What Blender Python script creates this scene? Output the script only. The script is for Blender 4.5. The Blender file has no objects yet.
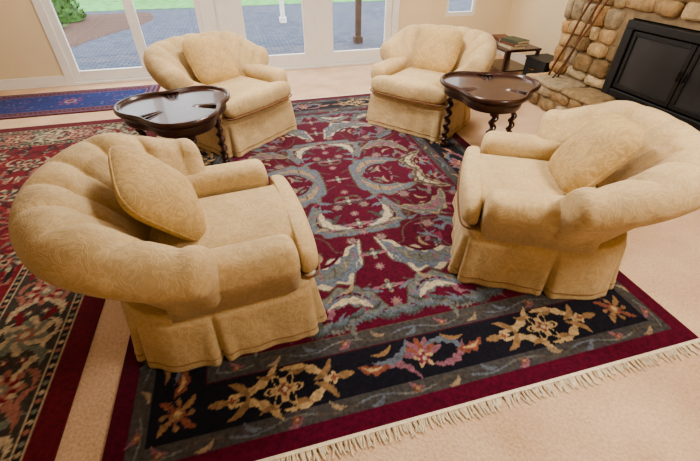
import bpy, bmesh, math, random
import numpy as np
from mathutils import Vector, Matrix, Euler
random.seed(7); rng=np.random.RandomState(5)
C=bpy.context; COL=C.scene.collection
def lin(c):
    return tuple(((v/255.0)/12.92 if v/255.0<=0.04045 else ((v/255.0+0.055)/1.055)**2.4) for v in c)

# ---------------- materials ----------------
def newmat(name):
    m=bpy.data.materials.new(name); m.use_nodes=True
    nt=m.node_tree; b=nt.nodes['Principled BSDF']
    return m,nt,b
def simple(name,rgb,rough=0.6,metal=0.0,var=0.12,scale=8,bump=0.0,bscale=60,spec=0.5,coat=0.0):
    m,nt,b=newmat(name); N=nt.nodes; L=nt.links
    tc=N.new('ShaderNodeTexCoord'); no=N.new('ShaderNodeTexNoise'); no.inputs['Scale'].default_value=scale
    L.new(tc.outputs['Object'],no.inputs['Vector'])
    r=N.new('ShaderNodeValToRGB'); c=lin(rgb)
    r.color_ramp.elements[0].position=.3; r.color_ramp.elements[1].position=.7
    r.color_ramp.elements[0].color=tuple(v*(1-var) for v in c)+(1,)
    r.color_ramp.elements[1].color=tuple(min(1,v*(1+var)) for v in c)+(1,)
    L.new(no.outputs['Fac'],r.inputs['Fac']); L.new(r.outputs['Color'],b.inputs['Base Color'])
    b.inputs['Roughness'].default_value=rough; b.inputs['Metallic'].default_value=metal
    b.inputs['Specular IOR Level'].default_value=spec; b.inputs['Coat Weight'].default_value=coat
    if bump>0:
        n2=N.new('ShaderNodeTexNoise'); n2.inputs['Scale'].default_value=bscale; n2.inputs['Detail'].default_value=4
        L.new(tc.outputs['Object'],n2.inputs['Vector'])
        bp=N.new('ShaderNodeBump'); bp.inputs['Strength'].default_value=bump; bp.inputs['Distance'].default_value=.01
        L.new(n2.outputs['Fac'],bp.inputs['Height']); L.new(bp.outputs['Normal'],b.inputs['Normal'])
    return m
def fabric(name,ca,cb):
    m,nt,b=newmat(name); N=nt.nodes; L=nt.links
    tc=N.new('ShaderNodeTexCoord')
    n0=N.new('ShaderNodeTexNoise'); n0.inputs['Scale'].default_value=9; n0.inputs['Detail'].default_value=1
    L.new(tc.outputs['Object'],n0.inputs['Vector'])
    mx=N.new('ShaderNodeMix'); mx.data_type='VECTOR'; mx.inputs['Factor'].default_value=.12
    L.new(tc.outputs['Object'],mx.inputs['A']); L.new(n0.outputs['Color'],mx.inputs['B'])
    n1=N.new('ShaderNodeTexNoise'); n1.inputs['Scale'].default_value=20; n1.inputs['Detail'].default_value=2; n1.inputs['Distortion'].default_value=1.8
    L.new(mx.outputs['Result'],n1.inputs['Vector'])
    r=N.new('ShaderNodeValToRGB'); e=r.color_ramp.elements
    e[0].position=.42; e[0].color=(0,0,0,1); e[1].position=.48; e[1].color=(1,1,1,1)
    x=e.new(.54); x.color=(1,1,1,1); x=e.new(.60); x.color=(0,0,0,1)
    L.new(n1.outputs['Fac'],r.inputs['Fac'])
    mc=N.new('ShaderNodeMix'); mc.data_type='RGBA'
    mc.inputs['A'].default_value=lin(ca)+(1,); mc.inputs['B'].default_value=lin(cb)+(1,)
    L.new(r.outputs['Color'],mc.inputs['Factor'])
    n3=N.new('ShaderNodeTexNoise'); n3.inputs['Scale'].default_value=6; n3.inputs['Detail'].default_value=3
    L.new(tc.outputs['Object'],n3.inputs['Vector'])
    mr=N.new('ShaderNodeMapRange'); mr.inputs['From Min'].default_value=.3; mr.inputs['From Max'].default_value=.7; mr.inputs['To Min'].default_value=.90; mr.inputs['To Max'].default_value=1.06
    L.new(n3.outputs['Fac'],mr.inputs['Value'])
    vm=N.new('ShaderNodeVectorMath'); vm.operation='SCALE'; L.new(mc.outputs['Result'],vm.inputs[0]); L.new(mr.outputs['Result'],vm.inputs['Scale'])
    L.new(vm.outputs['Vector'],b.inputs['Base Color'])
    b.inputs['Roughness'].default_value=.7; b.inputs['Sheen Weight'].default_value=.1
    b.inputs['Specular IOR Level'].default_value=.35
    n2=N.new('ShaderNodeTexNoise'); n2.inputs['Scale'].default_value=8; n2.inputs['Detail'].default_value=2.5
    L.new(tc.outputs['Object'],n2.inputs['Vector'])
    ad=N.new('ShaderNodeMath'); ad.operation='ADD'; mu=N.new('ShaderNodeMath'); mu.operation='MULTIPLY'; mu.inputs[1].default_value=.035
    L.new(r.outputs['Color'],mu.inputs[0]); L.new(n2.outputs['Fac'],ad.inputs[0]); L.new(mu.outputs[0],ad.inputs[1])
    bp=N.new('ShaderNodeBump'); bp.inputs['Strength'].default_value=.7; bp.inputs['Distance'].default_value=.022
    L.new(ad.outputs[0],bp.inputs['Height']); L.new(bp.outputs['Normal'],b.inputs['Normal'])
    return m
def attrmat(name,rough=.95,bs=220,bstr=.5,dist=.004,nscale=40,lo=.75,hi=1.15,spec=.15,sheen=0.):
    m,nt,b=newmat(name); N=nt.nodes; L=nt.links
    at=N.new('ShaderNodeAttribute'); at.attribute_name='Col'
    tc=N.new('ShaderNodeTexCoord'); no=N.new('ShaderNodeTexNoise'); no.inputs['Scale'].default_value=nscale; no.inputs['Detail'].default_value=4
    L.new(tc.outputs['Object'],no.inputs['Vector'])
    mr=N.new('ShaderNodeMapRange'); mr.inputs['From Min'].default_value=.3; mr.inputs['From Max'].default_value=.7
    mr.inputs['To Min'].default_value=lo; mr.inputs['To Max'].default_value=hi
    L.new(no.outputs['Fac'],mr.inputs['Value'])
    vm=N.new('ShaderNodeVectorMath'); vm.operation='SCALE'
    L.new(at.outputs['Color'],vm.inputs[0]); L.new(mr.outputs['Result'],vm.inputs['Scale'])
    L.new(vm.outputs['Vector'],b.inputs['Base Color'])
    b.inputs['Roughness'].default_value=rough; b.inputs['Specular IOR Level'].default_value=spec
    b.inputs['Sheen Weight'].default_value=sheen
    n2=N.new('ShaderNodeTexNoise'); n2.inputs['Scale'].default_value=bs; L.new(tc.outputs['Object'],n2.inputs['Vector'])
    bp=N.new('ShaderNodeBump'); bp.inputs['Strength'].default_value=bstr; bp.inputs['Distance'].default_value=dist
    L.new(n2.outputs['Fac'],bp.inputs['Height']); L.new(bp.outputs['Normal'],b.inputs['Normal'])
    return m
M_FAB=fabric('damask_upholstery',(204,178,134),(213,189,147))
M_PIL=fabric('damask_pillow',(190,160,110),(204,176,126))
M_PIPE=simple('brown_piping',(130,94,68),.8)
M_HEM=simple('tan_piping',(158,126,90),.8)
M_WOOD=simple('mahogany',(62,34,24),.3,var=.35,scale=14,coat=.3)
M_RUG=attrmat('wool_rug',sheen=.1,lo=.65,hi=1.25,nscale=55)
M_STONE=attrmat('field_stone',rough=.9,bs=35,bstr=.7,dist=.02,nscale=14,lo=.7,hi=1.2)
M_WALL=simple('beige_paint',(232,214,182),.9,var=.03,scale=2)
M_CEIL=simple('ceiling_paint',(240,236,228),.9,var=.02)
M_WHITE=simple('white_paint',(236,235,233),.45,var=.02)
M_FRINGE=simple('cream_fringe',(232,220,196),.9,var=.1,scale=60)
M_BLACK=simple('black_iron',(26,26,28),.45,var=.2,scale=20,bump=.15)
M_DGLASS=simple('smoked_glass',(52,54,58),.3,var=.2,scale=4)
M_BRASS=simple('aged_brass',(140,105,55),.35,metal=1)
M_MORTAR=simple('mortar',(160,140,112),.95,var=.2,bump=.5)
M_STICK=simple('stick_wood',(112,76,50),.6,var=.3,scale=30)
M_LEAF=simple('foliage',(62,104,42),.7,var=.6,scale=9,bump=.8,bscale=15)
M_MULCH=simple('mulch',(88,64,52),.95,var=.5,scale=25,bump=.8,bscale=40)
M_GRASS=simple('grass',(92,150,80),.9,var=.3,scale=5,bump=.4)
M_POST=simple('porch_post',(225,222,215),.6)
M_POSTB=simple('brown_post',(86,68,58),.6)

def carpet_mat():
    m,nt,b=newmat('peach_carpet'); N=nt.nodes; L=nt.links
    tc=N.new('ShaderNodeTexCoord')
    no=N.new('ShaderNodeTexNoise'); no.inputs['Scale'].default_value=70; no.inputs['Detail'].default_value=3; L.new(tc.outputs['Object'],no.inputs['Vector'])
    n2=N.new('ShaderNodeTexNoise'); n2.inputs['Scale'].default_value=3; L.new(tc.outputs['Object'],n2.inputs['Vector'])
    ad=N.new('ShaderNodeMath'); ad.operation='ADD'; L.new(n2.outputs['Fac'],ad.inputs[0]); L.new(no.outputs['Fac'],ad.inputs[1])
    mr=N.new('ShaderNodeMapRange'); mr.inputs['From Min'].default_value=.6; mr.inputs['From Max'].default_value=1.4; L.new(ad.outputs[0],mr.inputs['Value'])
    r=N.new('ShaderNodeValToRGB'); r.color_ramp.elements[0].color=lin((200,166,134))+(1,); r.color_ramp.elements[1].color=lin((236,208,180))+(1,)
    L.new(mr.outputs['Result'],r.inputs['Fac']); L.new(r.outputs['Color'],b.inputs['Base Color'])
    b.inputs['Roughness'].default_value=1; b.inputs['Specular IOR Level'].default_value=.1
    bp=N.new('ShaderNodeBump'); bp.inputs['Strength'].default_value=.8; bp.inputs['Distance'].default_value=.01
    L.new(no.outputs['Fac'],bp.inputs['Height']); L.new(bp.outputs['Normal'],b.inputs['Normal'])
    return m
M_CARPET=carpet_mat()
def paver_mat():
    m,nt,b=newmat('slate_pavers'); N=nt.nodes; L=nt.links
    tc=N.new('ShaderNodeTexCoord'); br=N.new('ShaderNodeTexBrick')
    br.inputs['Scale'].default_value=3.2; br.inputs['Mortar Size'].default_value=.03
    br.inputs['Color1'].default_value=lin((60,70,92))+(1,); br.inputs['Color2'].default_value=lin((90,96,110))+(1,)
    br.inputs['Mortar'].default_value=lin((28,32,46))+(1,)
    L.new(tc.outputs['Object'],br.inputs['Vector']); L.new(br.outputs['Color'],b.inputs['Base Color'])
    b.inputs['Roughness'].default_value=.8
    return m
M_PAVER=paver_mat()
def glass_mat():
    m=bpy.data.materials.new('window_glass'); m.use_nodes=True; nt=m.node_tree; N=nt.nodes; L=nt.links
    N.clear(); o=N.new('ShaderNodeOutputMaterial'); t=N.new('ShaderNodeBsdfTransparent'); g=N.new('ShaderNodeBsdfGlossy')
    g.inputs['Roughness'].default_value=.02; mx=N.new('ShaderNodeMixShader'); mx.inputs[0].default_value=.05
    L.new(t.outputs[0],mx.inputs[1]); L.new(g.outputs[0],mx.inputs[2]); L.new(mx.outputs[0],o.inputs['Surface'])
    return m
M_GLASS=glass_mat()

# ---------------- helpers ----------------
def mk(name,verts,faces,mat,parent=None,smooth=True,label=None,cat=None,kind=None):
    me=bpy.data.meshes.new(name); me.from_pydata([tuple(v) for v in verts],[],faces); me.update()
    bm=bmesh.new(); bm.from_mesh(me); bmesh.ops.recalc_face_normals(bm,faces=bm.faces); bm.to_mesh(me); bm.free()
    if smooth: me.polygons.foreach_set('use_smooth',[True]*len(me.polygons))
    ob=bpy.data.objects.new(name,me); COL.objects.link(ob); me.materials.append(mat)
    if parent: ob.parent=parent
    if label: ob['label']=label
    if cat: ob['category']=cat
    if kind: ob['kind']=kind
    return ob
def empty(name,loc,label,cat,rotz=0):
    e=bpy.data.objects.new(name,None); COL.objects.link(e); e.location=loc; e.rotation_euler=(0,0,rotz)
    e.empty_display_size=.1; e['label']=label; e['category']=cat; return e
def gfaces(nr,nc,closec=True,off=0):
    f=[]
    for i in range(nr-1):
        for j in range(nc if closec else nc-1):
            j2=(j+1)%nc
            f.append((off+i*nc+j,off+i*nc+j2,off+(i+1)*nc+j2,off+(i+1)*nc+j))
    return f
def loft(rings,cap0=True,cap1=True):
    n=len(rings[0]); v=[p for r in rings for p in r]; f=gfaces(len(rings),n)
    if cap0: f.append(tuple(range(n-1,-1,-1)))
    if cap1: f.append(tuple((len(rings)-1)*n+k for k in range(n)))
    return v,f
def boxvf(x0,x1,y0,y1,z0,z1,off=0):
    v=[(x0,y0,z0),(x1,y0,z0),(x1,y1,z0),(x0,y1,z0),(x0,y0,z1),(x1,y0,z1),(x1,y1,z1),(x0,y1,z1)]
    f=[(0,3,2,1),(4,5,6,7),(0,1,5,4),(1,2,6,5),(2,3,7,6),(3,0,4,7)]
    return v,[tuple(a+off for a in q) for q in f]
def boxes(name,lst,mat,bev=0.0,**k):
    V=[];F=[]
    for b in lst:
        v,f=boxvf(*b,off=len(V)); V+=v; F+=f
    ob=mk(name,V,F,mat,smooth=False,**k)
    if bev>0:
        m=ob.modifiers.new('bevel','BEVEL'); m.width=bev; m.segments=2
    return ob
def tube(path,r,closed=True,seg=6):
    P=[Vector(p) for p in path]; n=len(P); rings=[]
    for i in range(n):
        a=P[(i-1)%n] if (closed or i>0) else P[i]; b=P[(i+1)%n] if (closed or i<n-1) else P[i]
        t=(b-a).normalized(); up=Vector((0,0,1)) if abs(t.z)<.9 else Vector((1,0,0))
        s=t.cross(up).normalized(); u=s.cross(t)
        rings.append([tuple(P[i]+r*(math.cos(q)*s+math.sin(q)*u)) for q in [2*math.pi*k/seg for k in range(seg)]])
    if closed:
        v=[p for R in rings for p in R]; f=gfaces(n,seg)
        for j in range(seg): f.append(((n-1)*seg+j,(n-1)*seg+(j+1)%seg,(j+1)%seg,j))
        return v,f
    return loft(rings)
def chaikin(pts,n=3):
    for _ in range(n):
        q=[]
        for i in range(len(pts)):
            a=pts[i]; b=pts[(i+1)%len(pts)]
            q.append((a[0]*.75+b[0]*.25,a[1]*.75+b[1]*.25)); q.append((a[0]*.25+b[0]*.75,a[1]*.25+b[1]*.75))
        pts=q
    return pts
def resample(pts,n):
    P=np.array(pts+[pts[0]]); d=np.r_[0,np.cumsum(np.hypot(*np.diff(P,axis=0).T))]
    s=np.linspace(0,d[-1],n,endpoint=False)
    return list(zip(np.interp(s,d,P[:,0]),np.interp(s,d,P[:,1])))
def rrect(x0,x1,y0,y1,rs,n=240):
    pts=[]
    for (cx,cy,r,a0) in ((x1,y1,rs[0],0),(x0,y1,rs[1],90),(x0,y0,rs[2],180),(x1,y0,rs[3],270)):
        sx=-1 if cx==x1 else 1; sy=-1 if cy==y1 else 1
        for k in range(13):
            a=math.radians(a0+90*k/12); pts.append((cx+sx*r+r*math.cos(a),cy+sy*r+r*math.sin(a)))
    return resample(pts,n)
def puff(outline,c,z0,z1,crown,rings=14,p=6,q=.4):
    zm=(z0+z1)/2; h=(z1-z0)/2; n=len(outline); R=[]
    ss=[math.sin(math.pi/2*k/rings) for k in range(1,rings+1)]
    for s in ss:
        z=zm+h*(max(0,1-s**p))**q+crown*(1-s*s)
        R.append([(c[0]+(x-c[0])*s,c[1]+(y-c[1])*s,z) for x,y in outline])
    for s in reversed(ss[:-1]):
        z=zm-h*(max(0,1-s**p))**q
        R.append([(c[0]+(x-c[0])*s,c[1]+(y-c[1])*s,z) for x,y in outline])
    return loft(R)

def sstep(a,b,x):
    t=min(1,max(0,(x-a)/(b-a))); return t*t*(3-2*t)

# ---------------- armchair ----------------
def build_chair():
    E=empty('armchair',(0,0,0),'','armchair')
    # skirt
    out=rrect(-.42,.42,-.42,.42,(.07,.26,.26,.07),320)
    n=len(out); P=np.array(out); T=np.roll(P,-1,0)-np.roll(P,1,0); T/=np.hypot(T[:,0],T[:,1])[:,None]
    Nn=np.c_[T[:,1],-T[:,0]]
    per=np.cumsum(np.hypot(*(np.roll(P,-1,0)-P).T)); per/=per[-1]
    pl=[]
    for tx,ty in ((.41,.40),(.41,-.40),(-.05,.42),(-.05,-.42),(-.36,.31),(-.36,-.31)):
        pl.append(per[np.argmin((P[:,0]-tx)**2+(P[:,1]-ty)**2)])
    rings=[]
    for k,z in enumerate([.0,.008,.05,.10,.15,.20,.25,.275,.285,.30,.325,.33]):
        g=1-z/.28
        fl=.030*max(0,g) - (.004 if z>.28 else 0) - (.012 if z>.328 else 0)
        o=[]
        for i in range(n):
            d=fl
            if z<.28:
                for q in pl:
                    dd=min(abs(per[i]-q),1-abs(per[i]-q))
                    d-=.040*math.exp(-(dd/.0035)**2)*(.35+.65*g)
                    d+=.014*math.exp(-((dd-.012)/.008)**2)*g
                d+=.005*math.sin(per[i]*2*math.pi*17)*g
                d+=.012
            o.append((P[i,0]+Nn[i,0]*d,P[i,1]+Nn[i,1]*d,z))
        rings.append(o)
    v,f=loft(rings); mk('skirt',v,f,M_FAB,E)
    h=rings[2]
    v,f=tube([(x*1.004,y*1.004,.042) for x,y,z in h[::2]],.0035); mk('hem_trim',v,f,M_HEM,E,label='darker tan hem cord')
    # back shell
    a=.355;b=.37;TH=84;nt=240
    def prof(th):
        w=abs(th)/TH
        H=.825-.120*sstep(.5,1.0,w)
        rr=.122-.020*sstep(.5,1,w); oc=.200-.072*sstep(.4,1.0,w)
        zc=H-rr; ph=(math.radians(th)*9.0+.25*math.sin(math.radians(th)*3))
        cr=(1-abs(math.sin(ph)))**1.8*.036*(1-sstep(.88,1,w))
        pts=[(-.075,.30),(-.082,.38),(-.08,.45)]
        x1=oc+rr*math.cos(math.radians(155)); z1=zc+rr*math.sin(math.radians(155))
        for k in range(1,9):
            t=k/9; pts.append((-.08+(x1+.08)*t**1.35 - .010*math.sin(math.pi*t)+cr*.9*t*t, .45+(z1-.45)*t))
        for k in range(21):
            an=math.radians(155-215*k/20); r2=rr-cr*max(0,math.cos(math.radians(145)-an)) if an>0 else rr
            pts.append((oc+r2*math.cos(an),zc+r2*math.sin(an)))
        xe,ze=pts[-1]
        xo=.052
        for k in range(1,8):
            t=k/7; pts.append((xe+(xo-xe)*t**.8, ze+(.30-ze)*t))
        return pts
    def plan(th):
        s=1 if th>=0 else -1; A=math.radians(abs(th))
        return (-a*math.cos(A)-.0,s*b*math.sin(A)),(-math.cos(A),s*math.sin(A)),(math.sin(A),s*math.cos(A))
    def ring(th,sc=1.0,dt=0.0):
        (px,py),(nx,ny),(tx,ty)=plan(th); pr=prof(th)
        co=.05; cz=.56
        o=[]
        for (u,z) in pr:
            u2=co+(u-co)*sc; z2=cz+(z-cz)*sc
            o.append((px+nx*u2+tx*(dt),py+ny*u2+ty*(dt),max(.30,z2)))
        return o
    R=[]
    for k in range(8,0,-1):
        ph=math.pi/2*k/8*.97; R.append(ring(-TH,math.cos(ph)**.55,.075*math.sin(ph)))
    for i in range(nt+1): R.append(ring(-TH+2*TH*i/nt))
    for k in range(1,9):
        ph=math.pi/2*k/8*.97; R.append(ring(TH,math.cos(ph)**.55,.075*math.sin(ph)))
    v,f=loft(R); mk('backrest',v,f,M_FAB,E,label='rolled tufted barrel back')
    # arms
    for s in (1,-1):
        yc=.37; R=[]
        def pr2(x):
            top=.568+.012*sstep(.1,-.25,x); o=[]
            rw=.094
            o+= [(-.078,.31),(-.08,.40),(-.086,top-rw-.01)]
            for k in range(17):
                an=math.pi-math.pi*k/16; q=lambda t:math.copysign(abs(t)**.75,t)
                o.append((.006+(rw)*q(math.cos(an)),top-rw+rw*q(math.sin(an))))
            o+=[(.094,top-rw-.04),(.078,.42),(.066,.31)]
            return o
        def rg(x,sc,dx):
            pr=pr2(x); co=0; cz=.43
            return [(x+dx,s*(yc+co+(u-co)*sc),max(.31,cz+(z-cz)*sc)) for u,z in pr]
        for x in np.linspace(-.20,.30,16): R.append(rg(x,1,0))
        for k in range(1,8):
            ph=math.pi/2*k/7*.98; R.append(rg(.30,(math.cos(ph))**.45,.06*math.sin(ph)))
        v,f=loft(R); mk('arm',v,f,M_FAB,E)
    # T seat cushion
    base=[(-.29,-.20),(-.22,-.275),(.362,-.275),(.372,-.29),(.372,-.38),(.386,-.402),(.43,-.40),(.46,-.36),(.475,-.2),(.482,0),(.475,.2),(.46,.36),(.43,.40),(.386,.402),(.372,.38),(.372,.29),(.362,.275),(-.22,.275),(-.29,.20)]
    o=resample(chaikin(base,2),200)
    v,f=puff(o,(.385,0),.332,.475,.035,rings=18,p=10,q=.4); mk('seat_cushion',v,f,M_FAB,E)
    v,f=tube([(x*1.0+.002,y*1.002,.342) for x,y in o],.006); mk('cushion_piping',v,f,M_PIPE,E,label='brown piping under the cushion')
    return E
def build_pillow():
    n=160;o=[]
    for k in range(n):
        t=2*math.pi*k/n; c,s=math.cos(t),math.sin(t)
        x=math.copysign(abs(c)**.48,c)*.235; y=math.copysign(abs(s)**.48,s)*.225
        o.append((x,y))
    v,f=puff(o,(0,0),-.085,.085,.022,rings=16,p=2.5,q=.58)
    E=mk('throw_pillow',v,f,M_PIL)
    v,f=tube([(x*1.0,y*1.0,0) for x,y in o],.005); mk('pillow_piping',v,f,M_PIL,E)
    return E
chair=build_chair(); pillow=build_pillow()
def dup(o):
    n=o.copy(); COL.objects.link(n)
    for c in o.children:
        k=c.copy(); k.parent=n; COL.objects.link(k)
    return n
ZR=.0135
chairs=[((.47,.94),5,'golden cream damask barrel armchair beside two overlapping patterned rugs',(14,.03)),
        ((2.35,.87),151,'golden cream damask barrel armchair standing close to the raised stone hearth',(8,.0)),
        ((.60,3.20),-50,'golden cream damask barrel armchair in front of the patio doors',(-6,.0)),
        ((2.56,3.03),219,'golden cream damask barrel armchair beside the twisted-leg table',(2,.0))]
plabs=['square damask throw pillow slumped in the armchair by the rugs','square damask throw pillow in the armchair by the hearth','square damask throw pillow in the armchair by the patio doors','square damask throw pillow upright in the armchair by the table']
for i,((x,y),ang,lab,(roll,dy)) in enumerate(chairs):
    c=chair if i==0 else dup(chair)
    c.location=(x,y,ZR); c.rotation_euler=(0,0,math.radians(ang)); c['label']=lab; c['category']='armchair'; c['group']='matching armchairs around the rug'
    p=pillow if i==0 else dup(pillow)
    loc=Matrix.Translation((-.165,dy,.655))@Matrix.Rotation(math.radians(54),4,'Y')@Matrix.Rotation(math.radians(90+roll),4,'Z')
    p.matrix_world=Matrix.Translation((x,y,ZR))@Matrix.Rotation(math.radians(ang),4,'Z')@loc
    p['label']=plabs[i]; p['category']='pillow'; p['group']='throw pillows on the armchairs'

# ---------------- tables ----------------
def build_table():
    E=empty('side_table',(0,0,0),'','table')
    n=216; zt=.615
    def outl(sc,off=0):
        o=[]
        for k in range(n):
            t=2*math.pi*k/n; c3=math.cos(3*t)
            r=.380+.052*c3 -.006*math.cos(6*t)
            r=r*sc+off; o.append((r*math.cos(t),r*math.sin(t)))
        return o
    R=[]
    for sc,off,z in ((.3,0,zt),(.9,0,zt),(1,-.034,zt),(1,-.028,zt+.012),(1,-.020,zt+.024),(1,-.010,zt+.024),(1,-.002,zt+.014),(1,0,zt),(1,-.006,zt-.012),(1,-.020,zt-.020),(1,-.03,zt-.028),(.5,0,zt-.028)):
        R.append([(x,y,z) for x,y in outl(sc,off)])
    v,f=loft(R); mk('table_top',v,f,M_WOOD,E,label='three-lobed tray top with raised moulded rim')
    R=[[(x,y,z) for x,y in outl(1,o)] for o,z in ((-.05,zt-.027),(-.045,zt-.035),(-.045,zt-.085),(-.055,zt-.095))]
    v,f=loft(R); mk('apron',v,f,M_WOOD,E)
    for k in range(3):
        t=2*math.pi*k/3; cx,cy=.325*math.cos(t),.325*math.sin(t)
        R=[]; m=20
        def circ(r,z,dx=0,dy=0): R.append([(cx+dx+r*math.cos(q),cy+dy+r*math.sin(q),z) for q in [2*math.pi*j/m for j in range(m)]])
        for r,z in ((.020,0),(.030,.006),(.034,.022),(.029,.038),(.019,.046),(.019,.05),(.030,.056),(.030,.075),(.022,.082)): circ(r,z)
        ns=90
        for i in range(ns):
            z=.085+.40*i/(ns-1); w=2*math.pi*5*i/(ns-1)
            o=[]
            for j in range(m):
                q=2*math.pi*j/m; ex=.010
                o.append((cx+ex*math.cos(w)+.025*math.cos(q),cy+ex*math.sin(w)+.025*math.sin(q),z))
            R.append(o)
        for r,z in ((.022,.488),(.033,.492),(.033,.52),(.028,.525),(.028,zt-.03)): circ(r,z)
        v,f=loft(R); mk('leg',v,f,M_WOOD,E,label='barley-twist turned leg')
    return E
t1=build_table(); t2=dup(t1)
t1.location=(.26,2.26,ZR); t1.rotation_euler=(0,0,math.radians(45)); t1['label']='dark mahogany three-lobed side table with raised rim between two armchairs'; t1['category']='table'
t2.location=(2.68,2.08,ZR); t2.rotation_euler=(0,0,math.radians(8)); t2['label']='dark mahogany three-lobed side table with barley-twist legs near the fireplace'; t2['category']='table'
for t in (t1,t2): t['group']='matching side tables'

# ---------------- rugs ----------------
class Canvas:
    def __init__(s,W,L,res):
        s.W,s.L=W,L; s.nx=int(W/res)+1; s.ny=int(L/res)+1
        s.xs=np.linspace(0,W,s.nx); s.ys=np.linspace(0,L,s.ny)
        s.A=np.zeros((s.ny,s.nx,3)); s.m=0
    def win(s,cx,cy,r):
        i0,i1=np.searchsorted(s.xs,[cx-r,cx+r]); j0,j1=np.searchsorted(s.ys,[cy-r,cy+r])
        X,Y=np.meshgrid(s.xs[i0:i1]-cx,s.ys[j0:j1]-cy); return s.A[j0:j1,i0:i1],X,Y
    def rect(s,x0,x1,y0,y1,c):
        i0,i1=np.searchsorted(s.xs,[x0,x1]); j0,j1=np.searchsorted(s.ys,[y0,y1]); s.A[j0:j1,i0:i1]=lin(c)
    def frame(s,d,c): s.rect(d,s.W-d,d,s.L-d,c)
    def _leaf(s,cx,cy,l,w,a,c,bend=0,ser=0,k=9):
        A,X,Y=s.win(cx,cy,l+abs(bend)*l+w)
        u=(X*math.cos(a)+Y*math.sin(a))/l; v=-X*math.sin(a)+Y*math.cos(a)
        v=v-bend*l*(u*u-.4)
        m=(np.abs(u)<1)&(np.abs(v)<w*np.maximum(0,1-u*u)**.7*(1+ser*np.sin(k*u*math.pi)))
        A[m]=lin(c)
    def _flower(s,cx,cy,r,n,c,rot=0,d=.25,asp=1.):
        A,X,Y=s.win(cx,cy,r*1.3); R=np.hypot(X*asp,Y); T=np.arctan2(Y,X*asp)
        A[R<r*(1-d+d*np.cos(n*(T-rot)))]=lin(c)
    def sym(s):
        W,L=s.W,s.L
        return [(lambda x,y,a,b:(x,y,a,b)),(lambda x,y,a,b:(W-x,y,math.pi-a,-b)),(lambda x,y,a,b:(x,L-y,-a,-b)),(lambda x,y,a,b:(W-x,L-y,math.pi+a,b))]
    def leaf(s,cx,cy,l,w,a,c,bend=0,ser=0,k=9):
        fs=s.sym() if s.m else s.sym()[:1]
        for f in fs:
            x,y,aa,b=f(cx,cy,a,bend)
            try: s._leaf(x,y,l,w,aa,c,b,ser,k)
            except Exception: pass
    def flower(s,cx,cy,r,n,c,rot=0,d=.25,asp=1.):
        fs=s.sym() if s.m else s.sym()[:1]
        for f in fs:
            x,y,aa,b=f(cx,cy,rot,0); s._flower(x,y,r,n,c,aa,d,asp)
    def stroke(s,pts,w,c):
        for (x0,y0),(x1,y1) in zip(pts[:-1],pts[1:]):
            d=math.hypot(x1-x0,y1-y0); k=max(1,int(d/(w*.6)))
            for i in range(k): s.flower(x0+(x1-x0)*i/k,y0+(y1-y0)*i/k,w,1,c,0,0)
    def build(s,name,loc,label,z=.012,rot=0):
        n=s.nx*s.ny; X,Y=np.meshgrid(s.xs,s.ys); V=np.zeros((n,3)); V[:,0]=X.ravel();V[:,1]=Y.ravel();V[:,2]=z
        idx=np.arange(n).reshape(s.ny,s.nx)
        F=np.stack([idx[:-1,:-1].ravel(),idx[:-1,1:].ravel(),idx[1:,1:].ravel(),idx[1:,:-1].ravel()],1)
        per=list(idx[0,:])+list(idx[1:,-1])+list(idx[-1,:-1][::-1])+list(idx[1:-1,0][::-1])
        Vb=V[per].copy(); Vb[:,2]=0
        m=len(per)
        F=F.tolist()
        for i in range(m): F.append((per[i],n+i,n+(i+1)%m,per[(i+1)%m]))
        F.append([n+i for i in range(m)][::-1])
        Vall=np.vstack([V,Vb]); col=np.vstack([s.A.reshape(-1,3),s.A.reshape(-1,3)[per]])
        me=bpy.data.meshes.new(name); me.from_pydata(Vall.tolist(),[],F)
        ca=me.color_attributes.new('Col','FLOAT_COLOR','POINT'); ca.data.foreach_set('color',np.c_[col,np.ones(len(col))].ravel())
        me.materials.append(M_RUG); ob=bpy.data.objects.new(name,me); COL.objects.link(ob)
        ob.location=loc; ob.rotation_euler=(0,0,rot); ob['label']=label; ob['category']='rug'
        return ob
BUR=(88,16,42);BUR2=(76,14,36);NAVY=(24,24,36);GRN=(72,70,70);GRN2=(104,106,102);CREAM=(178,166,144);TAN=(144,126,104);RUST=(128,78,64);SLATE=(98,106,118);TEAL=(82,94,98);MAU=(132,92,104);OLV=(86,78,68);PK=(118,50,72);GOLD=(174,150,114);DG=(136,108,78)
def acanthus(cv,x,y,l,a,b,c1,c2,c3,w=None):
    w=w or l*.34
    cv.leaf(x,y,l*1.04,w*1.10,a,OLV,b,.20,4)
    cv.leaf(x,y,l,w,a,c1,b,.22,4)
    cv.leaf(x+.012*math.sin(a),y-.012*math.cos(a),l*.9,w*.74,a,c2,b,.22,6)
    cv.leaf(x+.02*math.sin(a),y-.02*math.cos(a),l*.66,w*.34,a,c3,b,.2,4)
    cv.leaf(x-w*.5*math.sin(a),y+w*.5*math.cos(a),l*.55,w*.12,a,BUR2,b)
    for k in range(-2,3):
        t=k*.30; px=x+l*t*math.cos(a); py=y+l*t*math.sin(a); o=b*l*(t*t-.4)
        cv.leaf(px-o*math.sin(a)-w*.1*math.sin(a),py+o*math.cos(a)+w*.1*math.cos(a),w*.5,.006,a+1.1,[OLV,TAN,MAU][k%3],.3)
def rosette(cv,x,y,r,n,cs,rot=0,asp=1):
    for i,c in enumerate(cs): cv.flower(x,y,r*(1-i/len(cs)*.95),n if i<len(cs)-1 else 1,c,rot+(.3*i),.2,asp)
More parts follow.
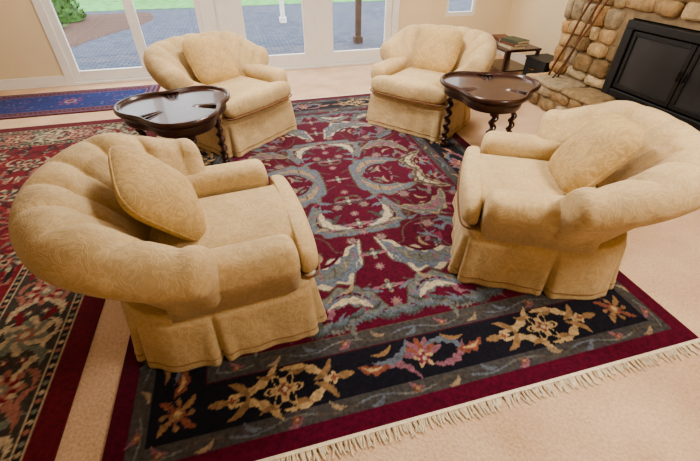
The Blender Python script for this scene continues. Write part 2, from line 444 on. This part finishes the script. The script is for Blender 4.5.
def main_rug():
    W,L=2.74,3.96; cv=Canvas(W,L,.0065); cv.A[:]=lin(BUR)
    cv.frame(.08,GRN); cv.frame(.15,BUR2); cv.frame(.156,NAVY); cv.frame(.372,BUR2); cv.frame(.378,GRN); cv.frame(.470,OLV); cv.frame(.476,BUR)
    cv.m=0
    def band(d,fn,step):
        nx=int(round((W-2*d)/step)); ny=int(round((L-2*d)/step))
        for i in range(nx):
            x=d+(i+.5)*(W-2*d)/nx
            fn(x,d,0,i); fn(x,L-d,0,i)
        for i in range(ny):
            y=d+(i+.5)*(L-2*d)/ny
            fn(d,y,math.pi/2,i); fn(W-d,y,math.pi/2,i)
    def vine(x,y,a,i):
        s=1 if i%2 else -1; ca,sa=math.cos(a),math.sin(a)
        P=[]
        for k in range(13):
            u=-.09+.18*k/12; v=s*.016*math.cos(u/.09*math.pi/2)
            P.append((x+ca*u-sa*v,y+sa*u+ca*v))
        cv.stroke(P,.0045,[GRN2,OLV,SLATE][i%3])
        cv.leaf(x-sa*s*-.014,y+ca*s*-.014,.04,.011,a+.5*s,[SLATE,MAU,TAN][(i+1)%3],.4)
        if i%3==0: cv.flower(x,y,.022,5,RUST); cv.flower(x,y,.011,1,TAN)
    band(.115,vine,.18); band(.424,vine,.18)
    K=1.5
    def cart(x,y,a,i):
        ca,sa=math.cos(a),math.sin(a)
        def q(u,v): return (x+ca*u*K-sa*v*K,y+sa*u*K+ca*v*K)
        def lf(u,v,l,w,an,c,b=0,ser=0,k=9):
            p=q(u,v); cv.leaf(p[0],p[1],l*K,w*K,an,c,b,ser,k)
        def fl(u,v,r,n,c,rt=0):
            p=q(u,v); cv.flower(p[0],p[1],r*K,n,c,rt)
        if i%2:
            for s in (1,-1):
                for t in (1,-1):
                    lf(s*.075,t*.040,.085,.013,a+s*t*-.5,GOLD,-.35*s*t,.25,4)
                    lf(s*.125,t*.030,.045,.011,a+s*t*.8,DG,.3*s*t)
                    lf(s*.045,t*.052,.03,.008,a,DG,.4*t)
                fl(s*.15,0,.022,4,GOLD,a); fl(s*.15,0,.012,4,RUST,a); lf(s*.185,0,.03,.012,a,DG)
            fl(0,0,.060,6,GOLD,a); fl(0,0,.050,6,NAVY,a); fl(0,0,.040,4,GOLD,a); fl(0,0,.022,4,RUST,a); fl(0,0,.010,1,CREAM)
        else:
            for k in range(7):
                an=a+math.pi/2+(k-3)*.42; lf(.042*math.cos(an-a),.036*math.sin(an-a),.036,.012,an,[MAU,RUST][k%2])
            for s in (1,-1):
                for t in (1,-1): lf(s*.09,-.024*t,.075,.012,a+s*t*.4,[SLATE,MAU][t>0],.5*s*t,.3,5)
                lf(s*.165,-.005,.05,.016,a+s*.2,RUST,.3,.3,3); lf(s*.17,-.005,.03,.006,a+s*.2,GOLD,.3)
                lf(s*.12,.045,.04,.008,a-.3*s,DG,.4)
            fl(0,-.01,.034,5,GOLD,a+.3); fl(0,-.01,.024,5,PK,a); fl(0,-.01,.01,1,CREAM)
    for k in (-1,0,1):
        for y in (.264,L-.264): cart(W/2+k*.66,y,0,abs(k))
    for k in range(-2,3):
        for x in (.264,W-.264): cart(x,L/2+k*.66,math.pi/2,abs(k))
    for cx in (.264,W-.264):
        for cy in (.264,L-.264):
            rosette(cv,cx,cy,.075,8,[DG,NAVY,RUST,DG,GOLD])
            for k in range(4): cv.leaf(cx+.062*math.cos(k*1.57+.78),cy+.062*math.sin(k*1.57+.78),.045,.014,k*1.57+.78,[DG,RUST][k%2],.3,.3,4)
    # field: four-way symmetric
    cv.m=1; X0=W/2
    def fp(u,v): return (X0-u,L/2-v)
    r2=random.Random(11)
    for (u0,v0,u1,v1) in ((.05,.1,.75,.35),(.1,.5,.8,.8),(.05,.85,.6,.7),(.1,1.2,.8,1.4),(.4,.3,.5,1.3)):
        P=[]
        for k in range(30):
            t=k/29; P.append(fp(u0+(u1-u0)*t+.05*math.sin(t*9),v0+(v1-v0)*t+.07*math.sin(t*7)))
        cv.stroke(P,.005,OLV)
    for k in range(90):
        u=r2.uniform(.04,.86); v=r2.uniform(.02,1.48)
        x,y=fp(u,v); cv.leaf(x,y,r2.uniform(.03,.075),r2.uniform(.010,.018),r2.uniform(0,6.28),r2.choice([OLV,SLATE,MAU,SLATE,OLV,GRN2,PK,BUR2,GRN]),r2.uniform(-.8,.8),.2,5)
    A=[(.32,.16,.27,.5,.55,GRN2,SLATE,TAN),(.20,.58,.24,2.2,-.6,SLATE,GRN2,CREAM),(.56,.50,.23,-.3,.7,TAN,GRN2,MAU),
       (.30,1.00,.30,.35,.6,CREAM,SLATE,GRN2),(.66,.92,.25,1.5,-.5,SLATE,TEAL,MAU),(.72,.16,.20,1.2,.5,TAN,OLV,CREAM),
       (.24,1.30,.20,-.2,-.5,GRN2,SLATE,CREAM),(.64,1.26,.23,.15,.4,TEAL,GRN2,CREAM)]
    for (u,v,l,a,b,c1,c2,c3) in A:
        x,y=fp(u,v); acanthus(cv,x,y,l,a,b,c1,c2,c3)
        for k in range(3):
            t=-.6+.55*k; cv.leaf(x+l*t*math.cos(a)-.09*math.sin(a)*(1 if k%2 else -1),y+l*t*math.sin(a)+.09*math.cos(a)*(1 if k%2 else -1),.055,.014,a+.9,[MAU,TAN,SLATE][k],.5)
    for (u,v,r) in ((.44,.34,.055),(.10,.40,.045),(.46,.74,.055),(.10,.80,.045),(.48,1.14,.045),(.82,.42,.04),(.84,.72,.04)):
        x,y=fp(u,v); rosette(cv,x,y,r,6,[OLV,MAU,TAN,MAU,SLATE])
    for k in range(9):
        u=.05+.1*k; x,y=fp(u,1.43-.03*math.sin(k*1.3))
        for j in range(4):
            cv.leaf(x+.01*j,y+.012*j,.085-.012*j,.030-.006*j,.25+.25*math.sin(k),[GRN,TEAL,SLATE,GRN2][(j+k)%4],.35,.3,7)
    for k in range(14):
        x,y=fp(.85,.08+.1*k); cv.leaf(x,y,.05,.014,1.57+.4*math.sin(k*2),[TEAL,MAU,GRN][k%3],.5,.3,5)
    for k,v in enumerate((0,.2,.33,.5,.62,.72,.95,1.07,1.24,1.36)):
        x,y=fp(0,v)
        if k%2==0:
            cv.flower(x,y,.055,4,TAN,0,.3); cv.flower(x,y,.042,4,TEAL,0,.3); cv.flower(x,y,.02,4,CREAM)
            cv.leaf(x-.07,y,.035,.012,0,MAU)
        else:
            cv.flower(x,y,.035,8,MAU,0,.2); cv.flower(x,y,.018,4,TAN)
    return cv.build('area_rug',(0,0,0),'large burgundy wool area rug with floral scrolls and navy border')
rug=main_rug()
def fringe(y,sgn,parent):
    V=[];F=[]; r=random.Random(3); x=.01
    while x<2.73:
        l=r.uniform(.035,.075); sx=r.uniform(-.02,.02); w=.0042; zt=.011
        pts=[(x,y,zt),(x+sx*.4,y+sgn*l*.5,.007),(x+sx,y+sgn*l,.004)]
        o=len(V)
        for (a,b,c) in pts:
            V+=[(a-w,b,c),(a+w,b,c),(a,b,c+.004)]
        for k in range(2):
            for j in range(3): F.append((o+3*k+j,o+3*k+(j+1)%3,o+3*k+3+(j+1)%3,o+3*k+3+j))
        F.append((o+6,o+7,o+8))
        x+=r.uniform(.006,.010)
    o=len(V); v,f=boxvf(0,2.74,min(y,y+sgn*.015),max(y,y+sgn*.015),0,.0135,o); V+=v;F+=f
    ob=mk('fringe',V,F,M_FRINGE,parent,smooth=False,label='cream knotted fringe'); ob['kind']='stuff'
fringe(0,-1,rug); fringe(3.96,1,rug)
def left_rug():
    RED=(122,28,42); OL=(66,60,54); CR=(184,166,138); SAL=(158,106,92); GG=(114,118,104); DK=(38,32,34)
    W,L=2.05,4.1; cv=Canvas(W,L,.008); cv.A[:]=lin((100,20,34))
    cv.frame(.12,CR); cv.frame(.126,DK); cv.frame(.155,CR); cv.frame(.161,OL); cv.frame(.49,CR); cv.frame(.497,DK); cv.frame(.535,CR); cv.frame(.541,RED)
    def band(d,fn,step):
        nx=int(round((W-2*d)/step)); ny=int(round((L-2*d)/step))
        for i in range(nx):
            x=d+(i+.5)*(W-2*d)/nx; fn(x,d,0,i); fn(x,L-d,0,i)
        for i in range(ny):
            y=d+(i+.5)*(L-2*d)/ny; fn(d,y,math.pi/2,i); fn(W-d,y,math.pi/2,i)
    def dots(x,y,a,i):
        cv.flower(x,y,.015,4,[SAL,CR,GG][i%3],a)
    band(.140,dots,.045); band(.516,dots,.045)
    def bl(x,y,a,i):
        ca,sa=math.cos(a),math.sin(a)
        for s in (1,-1):
            for t in (1,-1):
                cv.leaf(x+ca*.13*s-sa*.09*t,y+sa*.13*s+ca*.09*t,.085,.022,a+s*t*.7,[SAL,GG,CR,RED][(i+s)%4],.5*s*t,.25,5)
                cv.leaf(x+ca*.05*s-sa*.12*t,y+sa*.05*s+ca*.12*t,.06,.017,a-s*t*.5,[CR,SAL][i%2],-.5*s*t,.25,5)
                cv.flower(x+ca*.16*s-sa*.04*t,y+sa*.16*s+ca*.04*t,.024,5,[RED,GG][i%2])
                cv.flower(x+ca*.16*s-sa*.04*t,y+sa*.16*s+ca*.04*t,.012,5,CR)
        if i%2: rosette(cv,x,y,.115,8,[SAL,CR,RED,SAL,GG,CR],a)
        else: rosette(cv,x,y,.13,6,[CR,GG,CR,GG,SAL,CR],a,1)
    band(.325,bl,.31)
    cv.m=1; r=random.Random(4)
    for k in range(240):
        x=r.uniform(.56,W/2); y=r.uniform(.56,L/2)
        c=r.choice([SAL,CR,GG,DK,OL,(146,50,52),(90,20,30),SAL])
        if k%3: cv.leaf(x,y,r.uniform(.03,.09),r.uniform(.008,.018),r.uniform(0,6),c,r.uniform(-.8,.8),.25,5)
        else: cv.flower(x,y,r.uniform(.015,.035),6,c)
    for (x,y,s) in ((.70,.76,.12),(.72,1.22,.13),(.66,1.75,.11),(1.0,.95,.11),(1.0,1.5,.13),(1.02,2.05,.18)):
        rosette(cv,x,y,s,8,[CR,OL,GG,RED,SAL,CR,DK],.2)
    return cv.build('oriental_rug',(-2.23,-.22,0),'red and olive oriental rug with cream floral border on carpet',z=.010)
left_rug()
def blue_rug():
    W,L=1.95,.86; cv=Canvas(W,L,.008); cv.A[:]=lin((92,34,50)); cv.frame(.04,(130,110,118)); cv.frame(.05,(76,38,62)); cv.frame(.15,(150,120,128)); cv.frame(.16,(34,48,112))
    cv.m=1; r=random.Random(8)
    for k in range(24):
        cv.flower(r.uniform(.2,.97),r.uniform(.19,.43),r.uniform(.012,.024),5,r.choice([(70,74,130),(116,56,86),(86,98,144)]))
    for k in range(20):
        cv.flower(.10,.06+k*.04,.018,5,(110,100,136)); cv.flower(.08+k*.05,.10,.018,5,(144,80,88))
    rosette(cv,W/2,L/2,.14,8,[(126,60,90),(36,50,116),(140,120,132),(116,50,72)])
    return cv.build('runner_rug',(-2.28,4.2,0),'small blue and maroon patterned rug by the patio door',z=.010)
blue_rug()

# ---------------- room ----------------
XL,XR,YB,YF,ZC=-2.5,5.0,5.35,-3.0,2.6
boxes('floor',[(XL-.15,XR+.15,YF,YB+.12,-.1,0)],M_CARPET,kind='structure')
boxes('ceiling',[(XL-.15,XR+.15,YF,YB+.12,ZC,ZC+.1)],M_CEIL,kind='structure')
boxes('wall_left',[(XL-.15,XL,YF,YB,0,ZC)],M_WALL,kind='structure')
boxes('wall_right',[(XR,XR+.15,YF,YB,0,ZC)],M_WALL,kind='structure')
boxes('wall_front',[(XL-.15,XR+.15,YF-.12,YF,0,ZC)],M_WALL,kind='structure')
boxes('wall_back',[(XL-.15,-1.42,YB,YB+.12,0,ZC),(-1.42,3.02,YB,YB+.12,2.15,ZC),(.36,.50,YB,YB+.12,0,2.15),(3.02,3.88,YB,YB+.12,0,ZC),(3.88,4.38,YB,YB+.12,0,.6),(3.88,4.38,YB,YB+.12,2.0,ZC),(4.38,XR+.15,YB,YB+.12,0,ZC)],M_WALL,kind='structure')
boxes('baseboard_back',[(XL,-1.52,YB-.018,YB,0,.13),(3.12,XR,YB-.018,YB,0,.13)],M_WHITE,.004,kind='structure')
boxes('baseboard_left',[(XL,XL+.018,YF,YB-.018,0,.13)],M_WHITE,.004,kind='structure')
boxes('baseboard_right',[(XR-.018,XR,3.5,YB-.018,0,.13)],M_WHITE,.004,kind='structure')
boxes('trim_1',[(-1.52,-1.42,YB-.025,YB,0,2.25),(3.02,3.12,YB-.025,YB,0,2.25),(-1.52,3.12,YB-.025,YB,2.15,2.25),(.34,.52,YB-.025,YB-.002,0,2.15)],M_WHITE,.005,kind='structure')
boxes('trim_2',[(-1.42,3.02,YB-.03,YB+.12,0,.035)],M_WHITE,.004,kind='structure')
def sash(nm,x0,x1,s0,s1,zb,zt,rb,y):
    ob=boxes(nm,[(x0,x0+s0,y,y+.045,zb,zt),(x1-s1,x1,y,y+.045,zb,zt),(x0+s0,x1-s1,y,y+.045,zb,zb+rb),(x0+s0,x1-s1,y,y+.045,zt-.1,zt)],M_WHITE,.004,kind='structure')
    boxes('glass_pane',[(x0+s0-.005,x1-s1+.005,y+.018,y+.024,zb+rb-.005,zt-.095)],M_GLASS,parent=ob)
    return ob
sash('door_1',-1.42,-.50,.08,.06,.036,2.15,.13,YB+.01)
sash('door_2',-.50,.36,.06,.08,.036,2.15,.13,YB+.01)
d3=sash('door_3',.50,1.86,.38,.17,.036,2.15,.17,YB+.01)
d4=sash('door_4',1.86,3.02,.26,.10,.036,2.15,.17,YB+.01)
sash('window_1',3.88,4.38,.05,.05,.6,2.0,.06,YB+.01)
for par,x in ((d3,1.76),(d4,1.96)):
    boxes('door_handle',[(x-.012,x+.012,YB-.035,YB-.02,.95,1.15),(x-.008,x+.008,YB-.022,YB+.012,.97,.99),(x-.008,x+.008,YB-.022,YB+.012,1.11,1.13)],M_BRASS,.004,parent=par)

# ---------------- fireplace ----------------
def stone(V,F,Cc,c,h,rs,col,power=.5):
    o=len(V); nu,nv=9,14; ph=[rs.uniform(0,6.28) for _ in range(6)]
    for i in range(nu):
        a=-math.pi/2+math.pi*i/(nu-1); ca,sa=math.cos(a),math.sin(a)
        for j in range(nv):
            b=2*math.pi*j/nv; cb,sb=math.cos(b),math.sin(b)
            f=lambda t:math.copysign(abs(t)**power,t)
            x,y,z=f(ca)*f(cb),f(ca)*f(sb),f(sa)
            k=1+.08*math.sin(3*b+ph[0])*abs(ca)+.06*math.sin(5*b+ph[1])*abs(ca)+.06*math.sin(3*a+ph[2])
            V.append((c[0]+h[0]*x*k,c[1]+h[1]*y*k,c[2]+h[2]*z*k)); Cc.append(col)
    for i in range(nu-1):
        for j in range(nv): F.append((o+i*nv+j,o+i*nv+(j+1)%nv,o+(i+1)*nv+(j+1)%nv,o+(i+1)*nv+j))
def stonemesh(name,V,F,Cc,**k):
    ob=mk(name,V,F,M_STONE,**k)
    ca=ob.data.color_attributes.new('Col','FLOAT_COLOR','POINT')
    ca.data.foreach_set('color',np.c_[np.array(Cc),np.ones(len(Cc))].ravel()); return ob
SC=[(196,168,128),(176,150,114),(206,184,146),(158,136,104),(188,152,108),(170,154,128),(150,126,94),(210,190,156)]
FP=empty('fireplace',(4.4,1.85,0),'rugged tan fieldstone fireplace with black iron insert on carpet','fireplace')
def fpchild(ob): 
    ob.parent=FP; ob.matrix_parent_inverse=Matrix.Translation((-4.4,-1.85,0))
rs=random.Random(21); V=[];F=[];Cc=[]
OY0,OY1,OZ=1.10,2.56,.98
z=.30
while z<2.5:
    hh=rs.uniform(.10,.20); y=-.2
    while y<3.38:
        w=rs.uniform(.12,.34); w=min(w,3.42-y)
        if w<.06: break
        cy,cz=y+w/2,z+hh/2
        ar=OZ
        if not (OY0+.04<cy+w*.3 and cy-w*.3<OY1-.04 and cz<ar+.02):
            c=lin(rs.choice(SC)); k=rs.uniform(.8,1.1); c=tuple(min(1,q*k) for q in c)
            stone(V,F,Cc,(4.43+rs.uniform(-.02,.015),cy,cz+rs.uniform(-.012,.012)),(rs.uniform(.06,.10),w/2*1.0,hh/2*1.0),rs,c)
        y+=w
    z+=hh
s1=stonemesh('stone_surround',V,F,Cc); fpchild(s1)
m1=boxes('chimney_breast',[(4.395,4.98,-.25,OY0,.0,2.58),(4.395,4.98,OY1,3.42,.0,2.58),(4.395,4.98,OY0,OY1,OZ,2.58),(4.75,4.98,OY0,OY1,0,OZ)],M_MORTAR); fpchild(m1)
V=[];F=[];Cc=[]
z=0.0
for hh in (.13,.12):
    y=-.2
    while y<3.28:
        w=min(rs.uniform(.14,.36),3.32-y)
        if w<.05: break
        c=lin(rs.choice(SC)); k=rs.uniform(.8,1.1)
        stone(V,F,Cc,(4.08,y+w/2,z+hh/2+.004),(.07,w/2*.98,hh/2*.94),rs,tuple(min(1,q*k) for q in c)); y+=w
    for xx in (4.2,4.33):
        c=lin(rs.choice(SC)); stone(V,F,Cc,(xx,3.27,z+hh/2+.004),(.075,.06,hh/2*.94),rs,c)
    z+=hh
y=-.2
while y<3.28:
    w=min(rs.uniform(.25,.5),3.33-y)
    if w<.06: break
    c=lin(rs.choice(SC)); stone(V,F,Cc,(4.21,y+w/2,.272),(.20,w/2*.97,.028),rs,c,.3); y+=w
h1=stonemesh('hearth',V,F,Cc,label='raised stone hearth ledge'); fpchild(h1)
h2=boxes('hearth_core',[(4.05,4.43,-.2,3.27,0,.25)],M_MORTAR); fpchild(h2)
ins=boxes('firebox_insert',[(4.33,4.74,OY0+.01,OY1-.01,.90,.97),(4.33,4.74,OY0+.01,OY0+.10,.30,.90),(4.33,4.74,OY1-.10,OY1-.01,.30,.90),(4.33,4.74,OY0+.10,OY1-.10,.30,.37),(4.70,4.74,OY0+.1,OY1-.1,.37,.90)],M_BLACK,.008); fpchild(ins); ins['label']='black iron insert frame'
for k,(a,b_) in enumerate(((OY0+.11,1.825),(1.835,OY1-.11))):
    d=boxes('firebox_door',[(4.345,4.375,a,a+.04,.38,.89),(4.345,4.375,b_-.04,b_,.38,.89),(4.345,4.375,a+.04,b_-.04,.38,.42),(4.345,4.375,a+.04,b_-.04,.85,.89)],M_BLACK,.004); fpchild(d)
    g=boxes('door_glass',[(4.358,4.364,a+.035,b_-.035,.415,.855)],M_DGLASS,parent=d)
    yy=(b_-.025) if k==0 else (a+.025)
    g=boxes('handle',[(4.32,4.335,yy-.006,yy+.006,.60,.68),(4.33,4.35,yy-.005,yy+.005,.61,.62),(4.33,4.35,yy-.005,yy+.005,.66,.67)],M_BLACK,.003,parent=d)
for k,(b0,t0) in enumerate((((4.20,3.20,.306),(4.27,2.93,1.32)),((4.25,3.10,.306),(4.27,2.86,1.25)),((4.17,3.08,.306),(4.27,2.78,1.15)))):
    B=Vector(b0);T=Vector(t0); pts=[B.lerp(T,i/10) for i in range(11)]
    for i,p in enumerate(pts): p.y+=.008*math.sin(i*1.3+k)
    v,f=tube(pts,.012-.001*k,False,8)
    o=mk('walking_stick',v,f,M_STICK,label='rustic brown wooden stick leaning on the stone fireplace',cat='stick'); o['group']='sticks leaning on the fireplace'
# corner stand, books, box
ST=empty('low_stand',(4.42,4.35,0),'low dark wooden stand beside the fireplace','stand')
def bx(nm,l,mat,par,bev=.004): return boxes(nm,l,mat,bev,parent=par)
bx('stand_top',[(-.27,.27,-.33,.33,.36,.39)],M_WOOD,ST); bx('shelf',[(-.24,.24,-.30,.30,.10,.12)],M_WOOD,ST)
for sx in (-1,1):
    for sy in (-1,1): bx('leg',[(sx*.24-.02,sx*.24+.02,sy*.30-.02,sy*.30+.02,0,.36)],M_WOOD,ST)
bc=[((196,180,150),'cream'),((110,70,50),'brown'),((70,80,60),'green'),((150,140,130),'grey')]
def book(x,y,z,rz,c,nm,i):
    E=empty('book',(x,y,z),nm+' hardcover book stacked on the low stand','book',rz); E['group']='books on the low stand'
    m=simple('book_cover_'+nm+str(i),c,.6)
    bx('cover',[(-.11,.11,-.15,.15,0,.004),(-.11,.11,-.15,.15,.030,.034),(-.11,-.106,-.15,.15,.004,.030)],m,E,.001)
    bx('pages',[(-.105,.105,-.145,.145,.004,.030)],M_FRINGE,E,.001)
zz=.39
for k,(c,nm) in enumerate(bc[:3]):
    book(4.34+.01*k,4.20-.01*k,zz,.1*k,c,nm,k); zz+=.0345
zz=.39
for k,(c,nm) in enumerate((bc[3],bc[1])):
    book(4.38,4.52,zz,-.12*k,c,nm,k+5); zz+=.0345
SP=empty('firewood_box',(4.62,3.80,0),'small black box beside the hearth','box')
bx('body',[(-.16,.16,-.2,.2,0,.30)],M_BLACK,SP,.01); bx('lid',[(-.17,.17,-.21,.21,.30,.325)],M_BLACK,SP,.006)
v,f=tube([(-.17,-.05,.2),(-.2,-.04,.2),(-.2,.04,.2),(-.17,.05,.2)],.006,False); mk('handle',v,f,M_BRASS,SP)

# ---------------- outdoors ----------------
boxes('patio',[(-14,16,YB+.13,12.6,-.16,-.06)],M_PAVER,kind='structure')
boxes('lawn',[(-14,16,12.6,26,-.16,-.05)],M_GRASS,kind='structure')
V=[];F=[];nx,ny=40,30
for j in range(ny):
    for i in range(nx):
        x=-8+6.3*i/(nx-1); y=8.1+4*j/(ny-1); V.append((x-.5*math.sin(y),y,-.058+.03*max(0,math.sin(math.pi*i/(nx-1)))**.3*max(0,math.sin(math.pi*j/(ny-1)))**.3))
for j in range(ny-1):
    for i in range(nx-1): F.append((j*nx+i,j*nx+i+1,(j+1)*nx+i+1,(j+1)*nx+i))
o=mk('mulch_bed',V,F,M_MULCH,label='brown mulch planting bed along the patio',cat='garden bed'); o['kind']='stuff'
def shrub(x,y,r,h,k,z0):
    rr=random.Random(k); V=[];F=[]
    for q in range(int(420*r)+60):
        a=rr.uniform(0,6.28); e=rr.uniform(0,1.5); d=r*rr.uniform(.7,.98)
        c=Vector((d*math.cos(a)*math.cos(e),d*math.sin(a)*math.cos(e),h*(.1+.85*math.sin(e))))
        n=Vector((rr.gauss(0,1),rr.gauss(0,1),rr.gauss(0,1)+.6)).normalized(); t=n.orthogonal().normalized(); s=n.cross(t); l=rr.uniform(.04,.09)
        o=len(V); V+=[c-t*l,c-s*l*.45,c+t*l,c+s*l*.45]; F.append((o,o+1,o+2,o+3))
    nu,nv=7,12; o=len(V)
    for i in range(nu):
        e=math.pi/2*i/(nu-1)
        for j in range(nv):
            a=2*math.pi*j/nv; V.append(Vector((r*.75*math.cos(a)*math.cos(e)*1.0,r*.75*math.sin(a)*math.cos(e),h*.78*math.sin(e))))
    for i in range(nu-1):
        for j in range(nv): F.append((o+i*nv+j,o+i*nv+(j+1)%nv,o+(i+1)*nv+(j+1)%nv,o+(i+1)*nv+j))
    ob=mk('shrub',V,F,M_LEAF,label='leafy green shrub in the garden beyond the patio',cat='shrub',smooth=False); ob.location=(x,y,z0); ob['group']='garden shrubs'
for k,(x,y,r,h) in enumerate(((-3.2,9.9,.42,.5),(-4.4,9.5,.5,.7),(-3.1,10.95,.48,.6),(-4.6,11.0,.7,1.0),(-6.2,10.2,.7,1.0))): shrub(x,y,r,h,k,-.02)
for k in range(9): shrub(-7+2.7*k,16.5+.5*math.sin(k*2.),1.15,1.7,k+30,-.05)
for k,(x,y,m) in enumerate(((1.87,9.6,M_POST),(3.0,7.1,M_POSTB),(5.0,7.9,M_POSTB))):
    E=empty('porch_post',(x,y,-.06),'square porch post standing on the slate patio','post'); E['group']='porch posts'
    bx('shaft',[(-.05,.05,-.05,.05,.02,2.5)],m,E,.006); bx('post_base',[(-.08,.08,-.08,.08,0,.12)],m,E,.01)

# ---------------- lights ----------------
w=bpy.data.worlds.new('World'); C.scene.world=w; w.use_nodes=True; nt=w.node_tree
bg=nt.nodes['Background']; bg.inputs['Color'].default_value=(.88,.94,1,1); bg.inputs['Strength'].default_value=4.2
def area(name,loc,rot,sx,sy,e,col):
    l=bpy.data.lights.new(name,'AREA'); l.shape='RECTANGLE'; l.size=sx; l.size_y=sy; l.energy=e; l.color=col
    o=bpy.data.objects.new(name,l); COL.objects.link(o); o.location=loc; o.rotation_euler=rot; return o
area('added_fill',(1.5,2.4,2.55),(0,0,0),.7,.7,72,(1,.94,.85))  # these four: added soft fill under the ceiling for ambient, not real fixtures
area('added_fill',(3.0,-.4,2.55),(0,0,0),.7,.7,64,(1,.93,.83))
area('added_fill',(-.5,4.2,2.55),(0,0,0),.7,.7,30,(1,.94,.85))  # added to lift the ambient near the back wall
area('added_fill',(3.6,4.0,2.55),(0,0,0),.7,.7,28,(1,.94,.85))
for (x0,x1) in ((-1.4,.34),(.52,3.0)):
    o=area('daylight_portal',((x0+x1)/2,YB+.09,1.1),(math.radians(-90),0,0),x1-x0,2.1,1,(1,1,1)); o.data.cycles.is_portal=True
sun=bpy.data.lights.new('sun','SUN'); sun.energy=1.0; sun.angle=.05; so=bpy.data.objects.new('sun',sun); COL.objects.link(so); so.rotation_euler=(math.radians(35),math.radians(15),0)
C.scene.view_settings.look='AgX - Medium High Contrast'

# ---------------- camera ----------------
cd=bpy.data.cameras.new('camera'); cd.sensor_width=36; cd.lens=383/700*36; cd.clip_start=.05
co=bpy.data.objects.new('camera',cd); COL.objects.link(co); co.location=(.755,-.69,1.6)
co.rotation_euler=(math.radians(90-37.7),0,math.radians(-15)); C.scene.camera=co
